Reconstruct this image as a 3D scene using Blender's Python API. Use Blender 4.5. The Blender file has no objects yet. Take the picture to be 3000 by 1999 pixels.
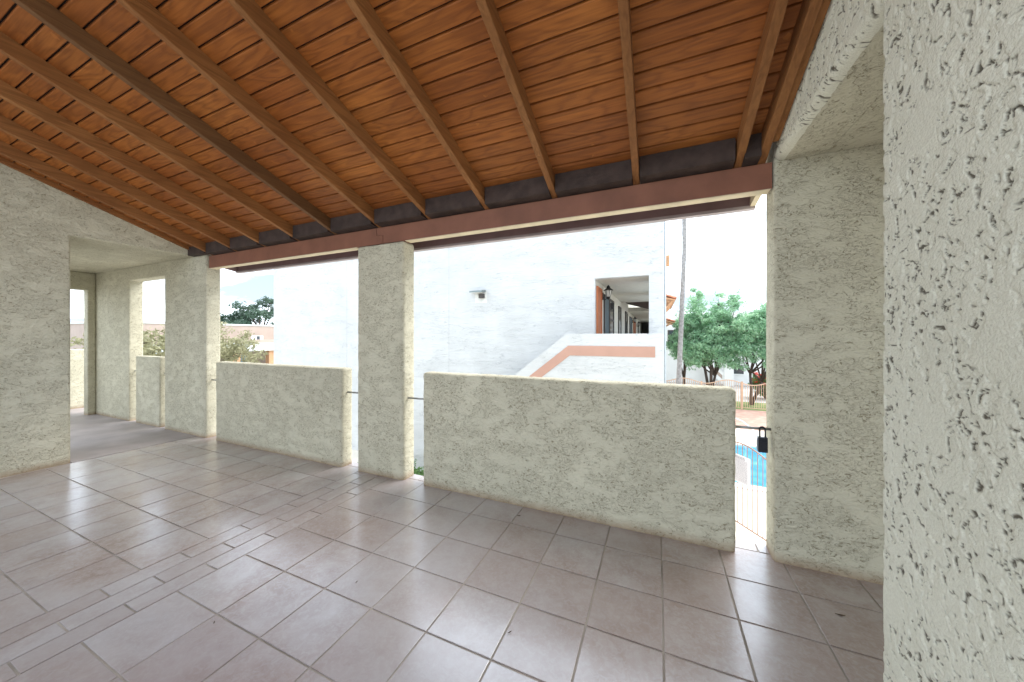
import bpy, bmesh, math, random
import numpy as np
from mathutils import Vector, Matrix, noise
R = math.radians
random.seed(7); rng = np.random.default_rng(11)
scene = bpy.context.scene
COL = scene.collection

# ------------------------------------------------------------------ camera
cam_d = bpy.data.cameras.new('camera'); cam = bpy.data.objects.new('camera', cam_d); COL.objects.link(cam)
scene.camera = cam
cam_d.sensor_fit = 'HORIZONTAL'; cam_d.sensor_width = 36.0
cam_d.lens = 984.4 / 3000.0 * 36.0
cam_d.shift_y = -15.5 / 3000.0
cam_d.clip_start = 0.05; cam_d.clip_end = 20000
cam.location = (0, 0, 0)
cam.rotation_euler = (R(90), 0, R(23.352))

# ------------------------------------------------------------------ world, sun, exposure
EXPOSURE = 2.15
SKY_STRENGTH = 0.10
SUN_EL, SUN_AZ = 54.0, 52.0       # azimuth clockwise from +Y
world = bpy.data.worlds.new('World'); scene.world = world; world.use_nodes = True
wn, wl = world.node_tree.nodes, world.node_tree.links
wn.clear()
w_out = wn.new('ShaderNodeOutputWorld'); w_bg = wn.new('ShaderNodeBackground')
sky = wn.new('ShaderNodeTexSky'); sky.sky_type = 'NISHITA'; sky.sun_disc = False
sky.sun_elevation = R(SUN_EL); sky.sun_rotation = R(SUN_AZ); sky.dust_density = 0.7; sky.altitude = 700
tc = wn.new('ShaderNodeTexCoord'); mp = wn.new('ShaderNodeMapping'); mp.inputs['Scale'].default_value = (1.0, 1.0, 3.2)
nz = wn.new('ShaderNodeTexNoise'); nz.inputs['Scale'].default_value = 2.3; nz.inputs['Detail'].default_value = 7; nz.inputs['Roughness'].default_value = 0.58
mr = wn.new('ShaderNodeMapRange'); mr.inputs['From Min'].default_value = 0.43; mr.inputs['From Max'].default_value = 0.60
cl = wn.new('ShaderNodeMix'); cl.data_type = 'RGBA'; cl.inputs[6].default_value = (1.7, 2.05, 2.35, 1); cl.inputs[7].default_value = (9.8, 10.8, 12.0, 1)
mx = wn.new('ShaderNodeMix'); mx.data_type = 'RGBA'; mx.inputs['Factor'].default_value = 0.88      # cloud cover over the clear sky
wl.new(tc.outputs['Generated'], mp.inputs['Vector']); wl.new(mp.outputs[0], nz.inputs['Vector'])
wl.new(nz.outputs['Fac'], mr.inputs['Value']); wl.new(mr.outputs[0], cl.inputs['Factor'])
wl.new(sky.outputs[0], mx.inputs[6]); wl.new(cl.outputs[2], mx.inputs[7])
wl.new(mx.outputs[2], w_bg.inputs['Color']); w_bg.inputs['Strength'].default_value = SKY_STRENGTH
wl.new(w_bg.outputs[0], w_out.inputs['Surface'])

sun_d = bpy.data.lights.new('sun', 'SUN'); sun = bpy.data.objects.new('sun', sun_d); COL.objects.link(sun)
sun_d.energy = 1.2; sun_d.angle = R(45); sun_d.color = (1.0, 0.96, 0.9)
az, el = R(SUN_AZ), R(SUN_EL)
sdir = Vector((math.sin(az) * math.cos(el), math.cos(az) * math.cos(el), math.sin(el)))
sun.rotation_euler = sdir.to_track_quat('Z', 'Y').to_euler()
sun.location = sdir * 60
scene.view_settings.view_transform = 'Standard'; scene.view_settings.look = 'None'
scene.view_settings.gamma = 1.0; scene.view_settings.exposure = EXPOSURE
scene.view_settings.use_curve_mapping = False

# ------------------------------------------------------------------ helpers
def tag(o, label=None, cat=None, group=None, kind=None):
    if label: o['label'] = label
    if cat: o['category'] = cat
    if group: o['group'] = group
    if kind: o['kind'] = kind
    return o

def empty(name, loc, label=None, cat=None, group=None):
    o = bpy.data.objects.new(name, None); COL.objects.link(o); o.location = loc
    o.empty_display_size = 0.1
    return tag(o, label, cat, group)

def world_loc(o):
    v = Vector(o.location); p = o.parent
    while p: v += Vector(p.location); p = p.parent
    return v

def link_mesh(name, me, mat, parent=None, base=None, smooth=False):
    """mesh given in world coordinates; re-centred on its base (top-level) or on its parent"""
    n = len(me.vertices); co = np.empty(n * 3, np.float32); me.vertices.foreach_get('co', co); co = co.reshape(-1, 3)
    if parent is None and base is None:
        lo, hi = co.min(0), co.max(0); base = Vector(((lo[0] + hi[0]) / 2, (lo[1] + hi[1]) / 2, lo[2]))
    if base is None:
        lo, hi = co.min(0), co.max(0); base = Vector(((lo[0] + hi[0]) / 2, (lo[1] + hi[1]) / 2, lo[2]))
    base = Vector(base)
    me.vertices.foreach_set('co', (co - np.array(base, np.float32)).ravel()); me.update()
    o = bpy.data.objects.new(name, me); COL.objects.link(o)
    if parent is not None:
        o.parent = parent; o.location = base - world_loc(parent)
    else: o.location = base
    if mat: me.materials.append(mat)
    if smooth:
        me.polygons.foreach_set('use_smooth', np.ones(len(me.polygons), bool))
    return o

def finish(bm, name, mat, parent=None, base=None, smooth=False, bevel=0.0, seg=2):
    if bevel:
        es = [e for e in bm.edges if len(e.link_faces) == 2 and e.calc_face_angle(0) > R(30)]
        bmesh.ops.bevel(bm, geom=es, offset=bevel, segments=seg, profile=0.5, affect='EDGES')
    bmesh.ops.recalc_face_normals(bm, faces=bm.faces)
    me = bpy.data.meshes.new(name); bm.to_mesh(me); bm.free()
    return link_mesh(name, me, mat, parent, base, smooth)

def bbox(bm, x0, x1, y0, y1, z0, z1):
    vs = [bm.verts.new(p) for p in ((x0,y0,z0),(x1,y0,z0),(x1,y1,z0),(x0,y1,z0),(x0,y0,z1),(x1,y0,z1),(x1,y1,z1),(x0,y1,z1))]
    for f in ((0,3,2,1),(4,5,6,7),(0,1,5,4),(1,2,6,5),(2,3,7,6),(3,0,4,7)): bm.faces.new([vs[i] for i in f])
    return vs

def box(name, b, mat, parent=None, base=None, bevel=0.0, seg=2):
    bm = bmesh.new(); bbox(bm, *b); return finish(bm, name, mat, parent, base, bevel=bevel, seg=seg)

def prism(bm, pts, vec):
    """closed polygon (3D points) extruded by vec"""
    vec = Vector(vec); a = [bm.verts.new(p) for p in pts]; b = [bm.verts.new(Vector(p) + vec) for p in pts]
    n = len(a); bm.faces.new(a); bm.faces.new(b[::-1])
    for i in range(n): bm.faces.new((a[i], b[i], b[(i+1) % n], a[(i+1) % n]))

def tube(bm, pts, rad, seg=8, cap=True):
    pts = [Vector(p) for p in pts]; rings = []
    n = len(pts)
    if not hasattr(rad, '__len__'): rad = [rad] * n
    up = Vector((0.123, 0.31, 0.94))
    for i, p in enumerate(pts):
        d = (pts[min(i+1, n-1)] - pts[max(i-1, 0)]).normalized()
        a = d.cross(up)
        if a.length < 1e-3: a = d.cross(Vector((1, 0, 0)))
        a.normalize(); b = d.cross(a)
        rings.append([bm.verts.new(p + rad[i] * (math.cos(t) * a + math.sin(t) * b)) for t in [2*math.pi*k/seg for k in range(seg)]])
    for i in range(n-1):
        for k in range(seg):
            bm.faces.new((rings[i][k], rings[i][(k+1) % seg], rings[i+1][(k+1) % seg], rings[i+1][k]))
    if cap: bm.faces.new(rings[0][::-1]); bm.faces.new(rings[-1])

def wall_holes(name, u0, u1, v0, v1, holes, mapf, depth, mat, parent=None, bevel=0.012, base=None):
    """flat wall in (u,v), extruded along depth, with rectangular openings; mapf(u,v,d)->3D"""
    us = sorted({u0, u1, *[h[0] for h in holes], *[h[1] for h in holes]}); us = [u for u in us if u0 <= u <= u1]
    vs = sorted({v0, v1, *[h[2] for h in holes], *[h[3] for h in holes]}); vs = [v for v in vs if v0 <= v <= v1]
    def solid(i, j):
        if i < 0 or j < 0 or i >= len(us)-1 or j >= len(vs)-1: return False
        cu, cv = (us[i]+us[i+1])/2, (vs[j]+vs[j+1])/2
        return not any(h[0] < cu < h[1] and h[2] < cv < h[3] for h in holes)
    bm = bmesh.new(); cache = {}
    def V(i, j, d):
        k = (i, j, d)
        if k not in cache: cache[k] = bm.verts.new(mapf(us[i], vs[j], depth * d))
        return cache[k]
    for i in range(len(us)-1):
        for j in range(len(vs)-1):
            if not solid(i, j): continue
            for d in (0, 1): bm.faces.new((V(i,j,d), V(i+1,j,d), V(i+1,j+1,d), V(i,j+1,d)))
            if not solid(i-1, j): bm.faces.new((V(i,j,0), V(i,j+1,0), V(i,j+1,1), V(i,j,1)))
            if not solid(i+1, j): bm.faces.new((V(i+1,j,0), V(i+1,j+1,0), V(i+1,j+1,1), V(i+1,j,1)))
            if not solid(i, j-1): bm.faces.new((V(i,j,0), V(i+1,j,0), V(i+1,j,1), V(i,j,1)))
            if not solid(i, j+1): bm.faces.new((V(i,j+1,0), V(i+1,j+1,0), V(i+1,j+1,1), V(i,j+1,1)))
    bmesh.ops.recalc_face_normals(bm, faces=bm.faces)
    bmesh.ops.dissolve_limit(bm, angle_limit=R(1), verts=bm.verts, edges=bm.edges)
    return finish(bm, name, mat, parent, base, bevel=bevel)

def stucco_block(name, b, mat, r=0.025, res=0.016, amp=0.0055, parent=None):
    """hand-trowelled block: rounded arrises and an uneven skin, all real geometry"""
    x0, x1, y0, y1, z0, z1 = b
    lo, hi = (x0, y0, z0), (x1, y1, z1)
    def ticks(a, c):
        n = max(2, int((c - a - 2*r) / res)); m = [a + r + (c - a - 2*r) * i / n for i in range(n + 1)]
        return [a, a + r*0.35, a + r*0.7] + m + [c - r*0.7, c - r*0.35, c]
    T = [ticks(lo[k], hi[k]) for k in range(3)]
    cache = {}; verts = []; faces = []
    def vid(p):
        k = (round(p[0], 5), round(p[1], 5), round(p[2], 5))
        if k not in cache:
            inner = Vector([min(max(p[i], lo[i] + r), hi[i] - r) for i in range(3)]); d = Vector(p) - inner
            nrm = d.normalized(); q = inner + nrm * r
            w = noise.noise(q * 9.0) * 0.55 + noise.noise(q * 31.0) * 0.45 + 0.5 * noise.noise(q * 2.3)
            if p[2] <= z0 + 1e-4: w = 0
            q = q + nrm * (amp * w)
            cache[k] = len(verts); verts.append(q[:])
        return cache[k]
    for ax in range(3):
        a1, a2 = (ax+1) % 3, (ax+2) % 3
        for side in (lo[ax], hi[ax]):
            for i in range(len(T[a1])-1):
                for j in range(len(T[a2])-1):
                    q = []
                    for (u, v) in ((i,j),(i+1,j),(i+1,j+1),(i,j+1)):
                        p = [0,0,0]; p[ax] = side; p[a1] = T[a1][u]; p[a2] = T[a2][v]; q.append(vid(p))
                    faces.append(q if side == hi[ax] else q[::-1])
    me = bpy.data.meshes.new(name); me.from_pydata(verts, [], faces)
    return link_mesh(name, me, mat, parent, smooth=True)

# ------------------------------------------------------------------ materials
def nodes_of(name):
    m = bpy.data.materials.new(name); m.use_nodes = True
    nt = m.node_tree; b = nt.nodes['Principled BSDF']
    return m, nt, nt.nodes, nt.links, b

def N(nt, typ, **kw):
    n = nt.nodes.new(typ)
    for k, v in kw.items():
        if hasattr(n, k) and k not in ('Scale',): setattr(n, k, v)
        else: n.inputs[k].default_value = v
    return n

def mrange(nt, src, a, b, c=0.0, d=1.0):
    n = nt.nodes.new('ShaderNodeMapRange'); n.inputs['From Min'].default_value = a; n.inputs['From Max'].default_value = b
    n.inputs['To Min'].default_value = c; n.inputs['To Max'].default_value = d
    nt.links.new(src, n.inputs['Value']); return n.outputs[0]

def math_n(nt, op, a, b=None):
    n = nt.nodes.new('ShaderNodeMath'); n.operation = op
    for i, s in enumerate((a, b)):
        if s is None: continue
        if isinstance(s, (int, float)): n.inputs[i].default_value = s
        else: nt.links.new(s, n.inputs[i])
    return n.outputs[0]

def mixc(nt, fac, a, b, blend='MIX'):
    n = nt.nodes.new('ShaderNodeMix'); n.data_type = 'RGBA'; n.blend_type = blend
    for s, i in ((fac, 0), (a, 6), (b, 7)):
        if isinstance(s, (int, float)): n.inputs[i].default_value = s
        elif isinstance(s, tuple): n.inputs[i].default_value = (*s, 1) if len(s) == 3 else s
        else: nt.links.new(s, n.inputs[i])
    return n.outputs[2]

def plain(name, col, rough=0.6, metal=0.0, var=0.12, nscale=6.0, bump=0.0, bscale=60.0, spec=0.4):
    m, nt, ns, ln, b = nodes_of(name)
    g = ns.new('ShaderNodeNewGeometry')
    nz = N(nt, 'ShaderNodeTexNoise', Scale=nscale, Detail=5.0); ln.new(g.outputs['Position'], nz.inputs['Vector'])
    f = mrange(nt, nz.outputs['Fac'], 0.3, 0.7)
    dark = tuple(c * (1 - var) for c in col); lite = tuple(min(1, c * (1 + var)) for c in col)
    ln.new(mixc(nt, f, dark, lite), b.inputs['Base Color'])
    b.inputs['Roughness'].default_value = rough; b.inputs['Metallic'].default_value = metal
    b.inputs['Specular IOR Level'].default_value = spec
    if bump:
        n2 = N(nt, 'ShaderNodeTexNoise', Scale=bscale, Detail=4.0); ln.new(g.outputs['Position'], n2.inputs['Vector'])
        bp = ns.new('ShaderNodeBump'); bp.inputs['Strength'].default_value = bump; bp.inputs['Distance'].default_value = 0.01
        ln.new(n2.outputs['Fac'], bp.inputs['Height']); ln.new(bp.outputs[0], b.inputs['Normal'])
    return m

def stucco(name, col, crack, scale=15.0, stretch=(1, 1, 1.25), amount=1.0, width=0.013, foot=None, bumpd=0.009, lo=0.46, fine=0.45, relief=0.35, hollow=0.3):
    """troweled stucco: smooth flats broken by torn edges whose shade is painted dark, over a sandy skin"""
    m, nt, ns, ln, b = nodes_of(name)
    g = ns.new('ShaderNodeNewGeometry'); mp = ns.new('ShaderNodeMapping'); mp.inputs['Scale'].default_value = stretch
    ln.new(g.outputs['Position'], mp.inputs['Vector']); P = mp.outputs[0]
    n1 = N(nt, 'ShaderNodeTexNoise', Scale=scale, Detail=2.6, Roughness=0.6, Distortion=0.7); ln.new(P, n1.inputs['Vector'])
    n2 = N(nt, 'ShaderNodeTexNoise', Scale=scale * 0.36, Detail=2.0, Roughness=0.6); ln.new(P, n2.inputs['Vector'])
    n3 = N(nt, 'ShaderNodeTexNoise', Scale=scale * 2.7, Detail=2.0, Roughness=0.6, Distortion=0.4); ln.new(P, n3.inputs['Vector'])
    def edge(src, w):
        return mrange(nt, math_n(nt, 'ABSOLUTE', math_n(nt, 'SUBTRACT', src, 0.5)), 0.0, w, 1.0, 0.0)
    area = mrange(nt, n2.outputs['Fac'], lo, lo + 0.09)
    broke = mrange(nt, n3.outputs['Fac'], 0.49, 0.55)
    cr = math_n(nt, 'MULTIPLY', math_n(nt, 'MULTIPLY', edge(n1.outputs['Fac'], width), area), broke)
    if fine:
        c2 = math_n(nt, 'MULTIPLY', edge(n3.outputs['Fac'], width * 1.5), mrange(nt, n2.outputs['Fac'], lo + 0.02, lo + 0.16))
        cr = math_n(nt, 'MAXIMUM', cr, math_n(nt, 'MULTIPLY', c2, fine))
    nbig = N(nt, 'ShaderNodeTexNoise', Scale=1.1, Detail=4.0, Roughness=0.6); ln.new(g.outputs['Position'], nbig.inputs['Vector'])
    vary = mrange(nt, nbig.outputs['Fac'], 0.3, 0.7)
    base = mixc(nt, vary, tuple(c * 0.92 for c in col), tuple(min(1, c * 1.05) for c in col))
    low = mrange(nt, n1.outputs['Fac'], 0.38, 0.52, 1.0, 0.0)          # sandy hollows take a little of the painted crevice shade
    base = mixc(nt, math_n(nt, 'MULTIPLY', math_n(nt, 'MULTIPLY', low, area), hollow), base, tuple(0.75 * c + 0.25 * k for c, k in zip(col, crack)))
    base = mixc(nt, math_n(nt, 'MULTIPLY', cr, 0.9), base, crack)  # crevice shade painted as dark lines along the torn edges
    if foot is not None:                                             # rusty splash line where the mop reaches
        sx = ns.new('ShaderNodeSeparateXYZ'); ln.new(g.outputs['Position'], sx.inputs[0])
        hgt = math_n(nt, 'ADD', sx.outputs['Z'], math_n(nt, 'MULTIPLY', n1.outputs['Fac'], -0.05))
        base = mixc(nt, mrange(nt, hgt, -1.45 - 0.022, -1.45 + 0.05, 0.65, 0.0), base, foot)
    ln.new(base, b.inputs['Base Color']); b.inputs['Roughness'].default_value = 0.9; b.inputs['Specular IOR Level'].default_value = 0.15
    hgt = math_n(nt, 'ADD', math_n(nt, 'MULTIPLY', mrange(nt, n1.outputs['Fac'], 0.38, 0.56), relief), math_n(nt, 'MULTIPLY', n3.outputs['Fac'], 0.45))
    hgt = math_n(nt, 'SUBTRACT', hgt, math_n(nt, 'MULTIPLY', cr, 0.5))
    bp = ns.new('ShaderNodeBump'); bp.inputs['Strength'].default_value = min(1.0, 0.7 * amount); bp.inputs['Distance'].default_value = bumpd
    ln.new(hgt, bp.inputs['Height']); ln.new(bp.outputs[0], b.inputs['Normal'])
    return m

def wood(name, dark, mid, lite, along='X', ring=26.0, rough=0.6, bump=0.25):
    m, nt, ns, ln, b = nodes_of(name)
    g = ns.new('ShaderNodeNewGeometry'); oi = ns.new('ShaderNodeObjectInfo')
    mp = ns.new('ShaderNodeMapping'); mp.inputs['Scale'].default_value = {'X': (0.9, 5.0, 5.0), 'Y': (9.0, 0.7, 9.0)}[along]
    ln.new(g.outputs['Position'], mp.inputs['Vector'])
    W = math_n(nt, 'MULTIPLY', oi.outputs['Random'], 37.0)
    n1 = N(nt, 'ShaderNodeTexNoise', Scale=1.6, Detail=2.0, Roughness=0.45, Distortion=0.5); n1.noise_dimensions = '4D'
    ln.new(mp.outputs[0], n1.inputs['Vector']); ln.new(W, n1.inputs['W'])
    s = math_n(nt, 'SINE', math_n(nt, 'MULTIPLY', n1.outputs['Fac'], ring * 6.28 / 2))
    rings = mrange(nt, s, -1.0, 1.0)
    mp2 = ns.new('ShaderNodeMapping'); mp2.inputs['Scale'].default_value = {'X': (4.0, 90.0, 90.0), 'Y': (90.0, 4.0, 90.0)}[along]
    ln.new(g.outputs['Position'], mp2.inputs['Vector'])
    n2 = N(nt, 'ShaderNodeTexNoise', Scale=1.0, Detail=4.0); ln.new(mp2.outputs[0], n2.inputs['Vector'])
    n3 = N(nt, 'ShaderNodeTexNoise', Scale=1.7, Detail=4.0); ln.new(g.outputs['Position'], n3.inputs['Vector'])
    c = mixc(nt, mrange(nt, n3.outputs['Fac'], 0.32, 0.68), mid, lite)
    c = mixc(nt, math_n(nt, 'MULTIPLY', math_n(nt, 'POWER', rings, 2.0), 0.36), c, dark)
    c = mixc(nt, mrange(nt, n2.outputs['Fac'], 0.35, 0.75, 0.0, 0.45), c, dark)
    c = mixc(nt, mrange(nt, oi.outputs['Random'], 0, 1, 0.0, 0.34), c, dark)
    n4 = N(nt, 'ShaderNodeTexNoise', Scale=14.0, Detail=2.0); ln.new(g.outputs['Position'], n4.inputs['Vector'])
    c = mixc(nt, mrange(nt, n4.outputs['Fac'], 0.735, 0.76, 0.0, 0.5), c, lite)      # bare scuffs
    ln.new(c, b.inputs['Base Color']); b.inputs['Roughness'].default_value = rough; b.inputs['Specular IOR Level'].default_value = 0.3
    bp = ns.new('ShaderNodeBump'); bp.inputs['Strength'].default_value = bump; bp.inputs['Distance'].default_value = 0.004
    ln.new(math_n(nt, 'ADD', rings, n2.outputs['Fac']), bp.inputs['Height']); ln.new(bp.outputs[0], b.inputs['Normal'])
    return m

def tile_mat(name):
    m, nt, ns, ln, b = nodes_of(name)
    g = ns.new('ShaderNodeNewGeometry'); oi = ns.new('ShaderNodeObjectInfo')
    W = math_n(nt, 'MULTIPLY', oi.outputs['Random'], 50.0)
    n1 = N(nt, 'ShaderNodeTexNoise', Scale=5.0, Detail=7.0, Roughness=0.62, Distortion=0.6); n1.noise_dimensions = '4D'
    ln.new(g.outputs['Position'], n1.inputs['Vector']); ln.new(W, n1.inputs['W'])
    n2 = N(nt, 'ShaderNodeTexNoise', Scale=38.0, Detail=5.0, Roughness=0.6, Distortion=1.2); ln.new(g.outputs['Position'], n2.inputs['Vector'])
    n3 = N(nt, 'ShaderNodeTexNoise', Scale=0.9, Detail=5.0, Roughness=0.6); ln.new(g.outputs['Position'], n3.inputs['Vector'])
    c = mixc(nt, mrange(nt, n1.outputs['Fac'], 0.33, 0.66), (0.24, 0.155, 0.125), (0.385, 0.32, 0.31))
    c = mixc(nt, mrange(nt, n2.outputs['Fac'], 0.44, 0.66, 0.0, 0.45), c, (0.46, 0.435, 0.445))
    c = mixc(nt, mrange(nt, n3.outputs['Fac'], 0.40, 0.66, 0.0, 0.6), c, (0.48, 0.49, 0.54))     # dust film, tinted cool to paint in sky sheen
    c = mixc(nt, mrange(nt, oi.outputs['Random'], 0, 1, 0.0, 0.38), c, (0.24, 0.165, 0.145))
    ln.new(c, b.inputs['Base Color'])
    ln.new(mrange(nt, n1.outputs['Fac'], 0.3, 0.7, 0.50, 0.36), b.inputs['Roughness']); b.inputs['IOR'].default_value = 1.9
    b.inputs['Coat Weight'].default_value = 1.0; b.inputs['Coat IOR'].default_value = 1.65; b.inputs['Coat Roughness'].default_value = 0.20
    bp = ns.new('ShaderNodeBump'); bp.inputs['Strength'].default_value = 0.3; bp.inputs['Distance'].default_value = 0.004
    ln.new(math_n(nt, 'ADD', n1.outputs['Fac'], math_n(nt, 'MULTIPLY', n2.outputs['Fac'], 0.4)), bp.inputs['Height']); ln.new(bp.outputs[0], b.inputs['Normal'])
    return m

def leaf_mat(name, c0, c1, rough=0.55, trans=0.35):
    m, nt, ns, ln, b = nodes_of(name)
    g = ns.new('ShaderNodeNewGeometry')
    n1 = N(nt, 'ShaderNodeTexNoise', Scale=2.2, Detail=4.0); ln.new(g.outputs['Position'], n1.inputs['Vector'])
    n2 = N(nt, 'ShaderNodeTexWhiteNoise'); ln.new(g.outputs['Random Per Island'], n2.inputs['Vector'])
    c = mixc(nt, mrange(nt, n1.outputs['Fac'], 0.32, 0.68), c0, c1)
    c = mixc(nt, math_n(nt, 'MULTIPLY', g.outputs['Random Per Island'], 0.4), c, tuple(k * 1.35 for k in c1))
    ln.new(c, b.inputs['Base Color']); b.inputs['Roughness'].default_value = rough
    tr = ns.new('ShaderNodeBsdfTranslucent'); ln.new(c, tr.inputs['Color'])
    ms = ns.new('ShaderNodeMixShader'); ms.inputs[0].default_value = trans
    ln.new(b.outputs[0], ms.inputs[1]); ln.new(tr.outputs[0], ms.inputs[2]); ln.new(ms.outputs[0], ns['Material Output'].inputs['Surface'])
    return m

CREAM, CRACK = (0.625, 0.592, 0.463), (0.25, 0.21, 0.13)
M = {}
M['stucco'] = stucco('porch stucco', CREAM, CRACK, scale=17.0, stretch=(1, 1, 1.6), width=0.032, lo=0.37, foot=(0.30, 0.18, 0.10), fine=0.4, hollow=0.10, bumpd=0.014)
M['stucco_soft'] = stucco('ceiling stucco', (0.70, 0.68, 0.57), CRACK, scale=13.0, amount=0.55, stretch=(1.6, 0.6, 1), width=0.02)
M['stucco_white'] = stucco('white painted stucco', (0.575, 0.58, 0.57), (0.42, 0.435, 0.44), scale=3.4, stretch=(0.6, 1, 2.2), amount=0.8, width=0.022, bumpd=0.03, lo=0.44, fine=0.4, hollow=0.08)
# near wall coat: relief is geometry; shade in the pits is painted dark from the coat's own pit depth
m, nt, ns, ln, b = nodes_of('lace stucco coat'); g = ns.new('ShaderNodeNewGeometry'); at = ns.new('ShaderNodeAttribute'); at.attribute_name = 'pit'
n1 = N(nt, 'ShaderNodeTexNoise', Scale=1.3, Detail=5.0); ln.new(g.outputs['Position'], n1.inputs['Vector'])
n2 = N(nt, 'ShaderNodeTexNoise', Scale=160.0, Detail=3.0); ln.new(g.outputs['Position'], n2.inputs['Vector'])
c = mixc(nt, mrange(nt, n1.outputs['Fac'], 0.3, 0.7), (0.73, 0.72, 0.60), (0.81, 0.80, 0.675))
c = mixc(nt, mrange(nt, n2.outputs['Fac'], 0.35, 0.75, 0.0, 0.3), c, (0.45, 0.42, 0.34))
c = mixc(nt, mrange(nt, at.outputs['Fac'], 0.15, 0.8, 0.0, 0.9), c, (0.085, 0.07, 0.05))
ln.new(c, b.inputs['Base Color']); b.inputs['Roughness'].default_value = 0.9; b.inputs['Specular IOR Level'].default_value = 0.15
bp = ns.new('ShaderNodeBump'); bp.inputs['Strength'].default_value = 0.8; bp.inputs['Distance'].default_value = 0.004
ln.new(n2.outputs['Fac'], bp.inputs['Height']); ln.new(bp.outputs[0], b.inputs['Normal']); M['stucco_coat'] = m
M['white_far'] = plain('white wall paint', (0.74, 0.74, 0.72), 0.9, var=0.05, nscale=0.7, bump=0.2, bscale=8)
M['plank'] = wood('stained cedar plywood', (0.12, 0.034, 0.008), (0.34, 0.103, 0.020), (0.47, 0.165, 0.034), 'X', ring=17)
M['rafter'] = wood('stained rafter wood', (0.15, 0.056, 0.017), (0.28, 0.112, 0.034), (0.40, 0.18, 0.060), 'Y', ring=12, rough=0.7)
M['rafter_dark'] = wood('weathered rafter wood', (0.10, 0.045, 0.018), (0.20, 0.093, 0.034), (0.27, 0.135, 0.053), 'Y', ring=12, rough=0.7)
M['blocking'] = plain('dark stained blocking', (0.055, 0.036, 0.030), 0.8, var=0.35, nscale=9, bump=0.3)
M['beam'] = plain('brown painted beam', (0.24, 0.098, 0.060), 0.6, var=0.15, nscale=5, bump=0.15, bscale=25)
M['cream_trim'] = plain('cream painted trim', (0.68, 0.58, 0.40), 0.7, var=0.12, nscale=8)
M['fascia'] = plain('mauve brown fascia', (0.26, 0.175, 0.17), 0.7, var=0.12)
M['membrane'] = plain('dark roof felt', (0.03, 0.02, 0.015), 0.9)
M['roof_top'] = plain('grey roofing', (0.35, 0.33, 0.30), 0.9)
M['tile'] = tile_mat('terracotta porcelain tile')
M['grout'] = plain('sandy grey grout', (0.36, 0.32, 0.28), 0.9, var=0.3, nscale=4, bump=0.3, bscale=200)
M['concrete'] = plain('worn grey concrete', (0.37, 0.325, 0.32), 0.5, var=0.22, nscale=2.4, bump=0.12, bscale=40)
M['deck'] = plain('pale pool deck', (0.66, 0.61, 0.52), 0.85, var=0.08, nscale=1.2)
M['brick_deck'] = plain('pinkish brick paving', (0.46, 0.29, 0.23), 0.85, var=0.2, nscale=3)
M['asphalt'] = plain('pale gravel', (0.45, 0.43, 0.40), 0.9, var=0.15, nscale=0.8)
M['steel'] = plain('dull galvanised steel', (0.30, 0.30, 0.29), 0.45, metal=0.7, var=0.2, nscale=30)
M['lock_black'] = plain('black moulded plastic', (0.018, 0.02, 0.026), 0.45, var=0.2)
M['lock_grey'] = plain('grey lock casing', (0.22, 0.24, 0.28), 0.4, metal=0.5)
M['pink'] = plain('salmon band paint', (0.46, 0.27, 0.205), 0.85, var=0.05, nscale=3, bump=0.1, bscale=30)
M['orange_door'] = plain('orange brown painted door', (0.46, 0.15, 0.06), 0.6, var=0.1)
M['slate_door'] = plain('slate blue door paint', (0.075, 0.105, 0.125), 0.6, var=0.1)
M['black_iron'] = plain('black iron', (0.02, 0.02, 0.02), 0.5, var=0.1)
M['frame_dark'] = plain('dark bronze frame', (0.07, 0.06, 0.055), 0.5)
M['tan_fence'] = plain('tan painted steel', (0.60, 0.40, 0.27), 0.55, var=0.06)
M['rust_fence'] = plain('brown painted steel', (0.34, 0.20, 0.14), 0.55, var=0.08)
M['sign_white'] = plain('white sign board', (0.72, 0.68, 0.68), 0.6, var=0.04)
M['sign_ink'] = plain('grey sign ink', (0.28, 0.24, 0.26), 0.7)
M['clay'] = plain('terracotta roof tile', (0.50, 0.20, 0.11), 0.8, var=0.25, nscale=3)
M['tan_wall'] = plain('tan stucco', (0.40, 0.32, 0.27), 0.9, var=0.08, nscale=1, bump=0.2, bscale=8)
M['ochre_post'] = plain('ochre plaster post', (0.55, 0.31, 0.17), 0.85, var=0.1)
M['canopy'] = plain('pale canopy paint', (0.62, 0.66, 0.62), 0.8, var=0.05)
M['bark'] = plain('dark bark', (0.075, 0.055, 0.045), 0.95, var=0.4, nscale=10, bump=0.8, bscale=30)
M['palm_bark'] = plain('grey palm bark', (0.27, 0.26, 0.25), 0.95, var=0.3, nscale=8, bump=0.8, bscale=20)
M['leaf_olive'] = leaf_mat('olive foliage', (0.18, 0.35, 0.21), (0.42, 0.62, 0.41), trans=0.55)
M['leaf_pine'] = leaf_mat('pine foliage', (0.03, 0.065, 0.04), (0.07, 0.12, 0.075), trans=0.15)
M['leaf_pale'] = leaf_mat('pale desert foliage', (0.22, 0.22, 0.11), (0.34, 0.32, 0.19))
M['leaf_bush'] = leaf_mat('garden bush foliage', (0.05, 0.12, 0.035), (0.13, 0.23, 0.07))
M['petal'] = leaf_mat('red blossom', (0.5, 0.04, 0.03), (0.65, 0.08, 0.05))
M['palm_leaf'] = leaf_mat('palm frond', (0.07, 0.13, 0.04), (0.14, 0.20, 0.07))
M['hill'] = plain('distant desert hill', (0.24, 0.25, 0.29), 1.0, var=0.15, nscale=0.004)  # bluish grey puts distance haze into the base colour
M['dry_leaf'] = plain('dry brown leaf', (0.10, 0.065, 0.04), 0.8, var=0.3, nscale=60)
M['lamp_white'] = plain('frosted lamp glass', (0.75, 0.74, 0.70), 0.3, var=0.03)
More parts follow.
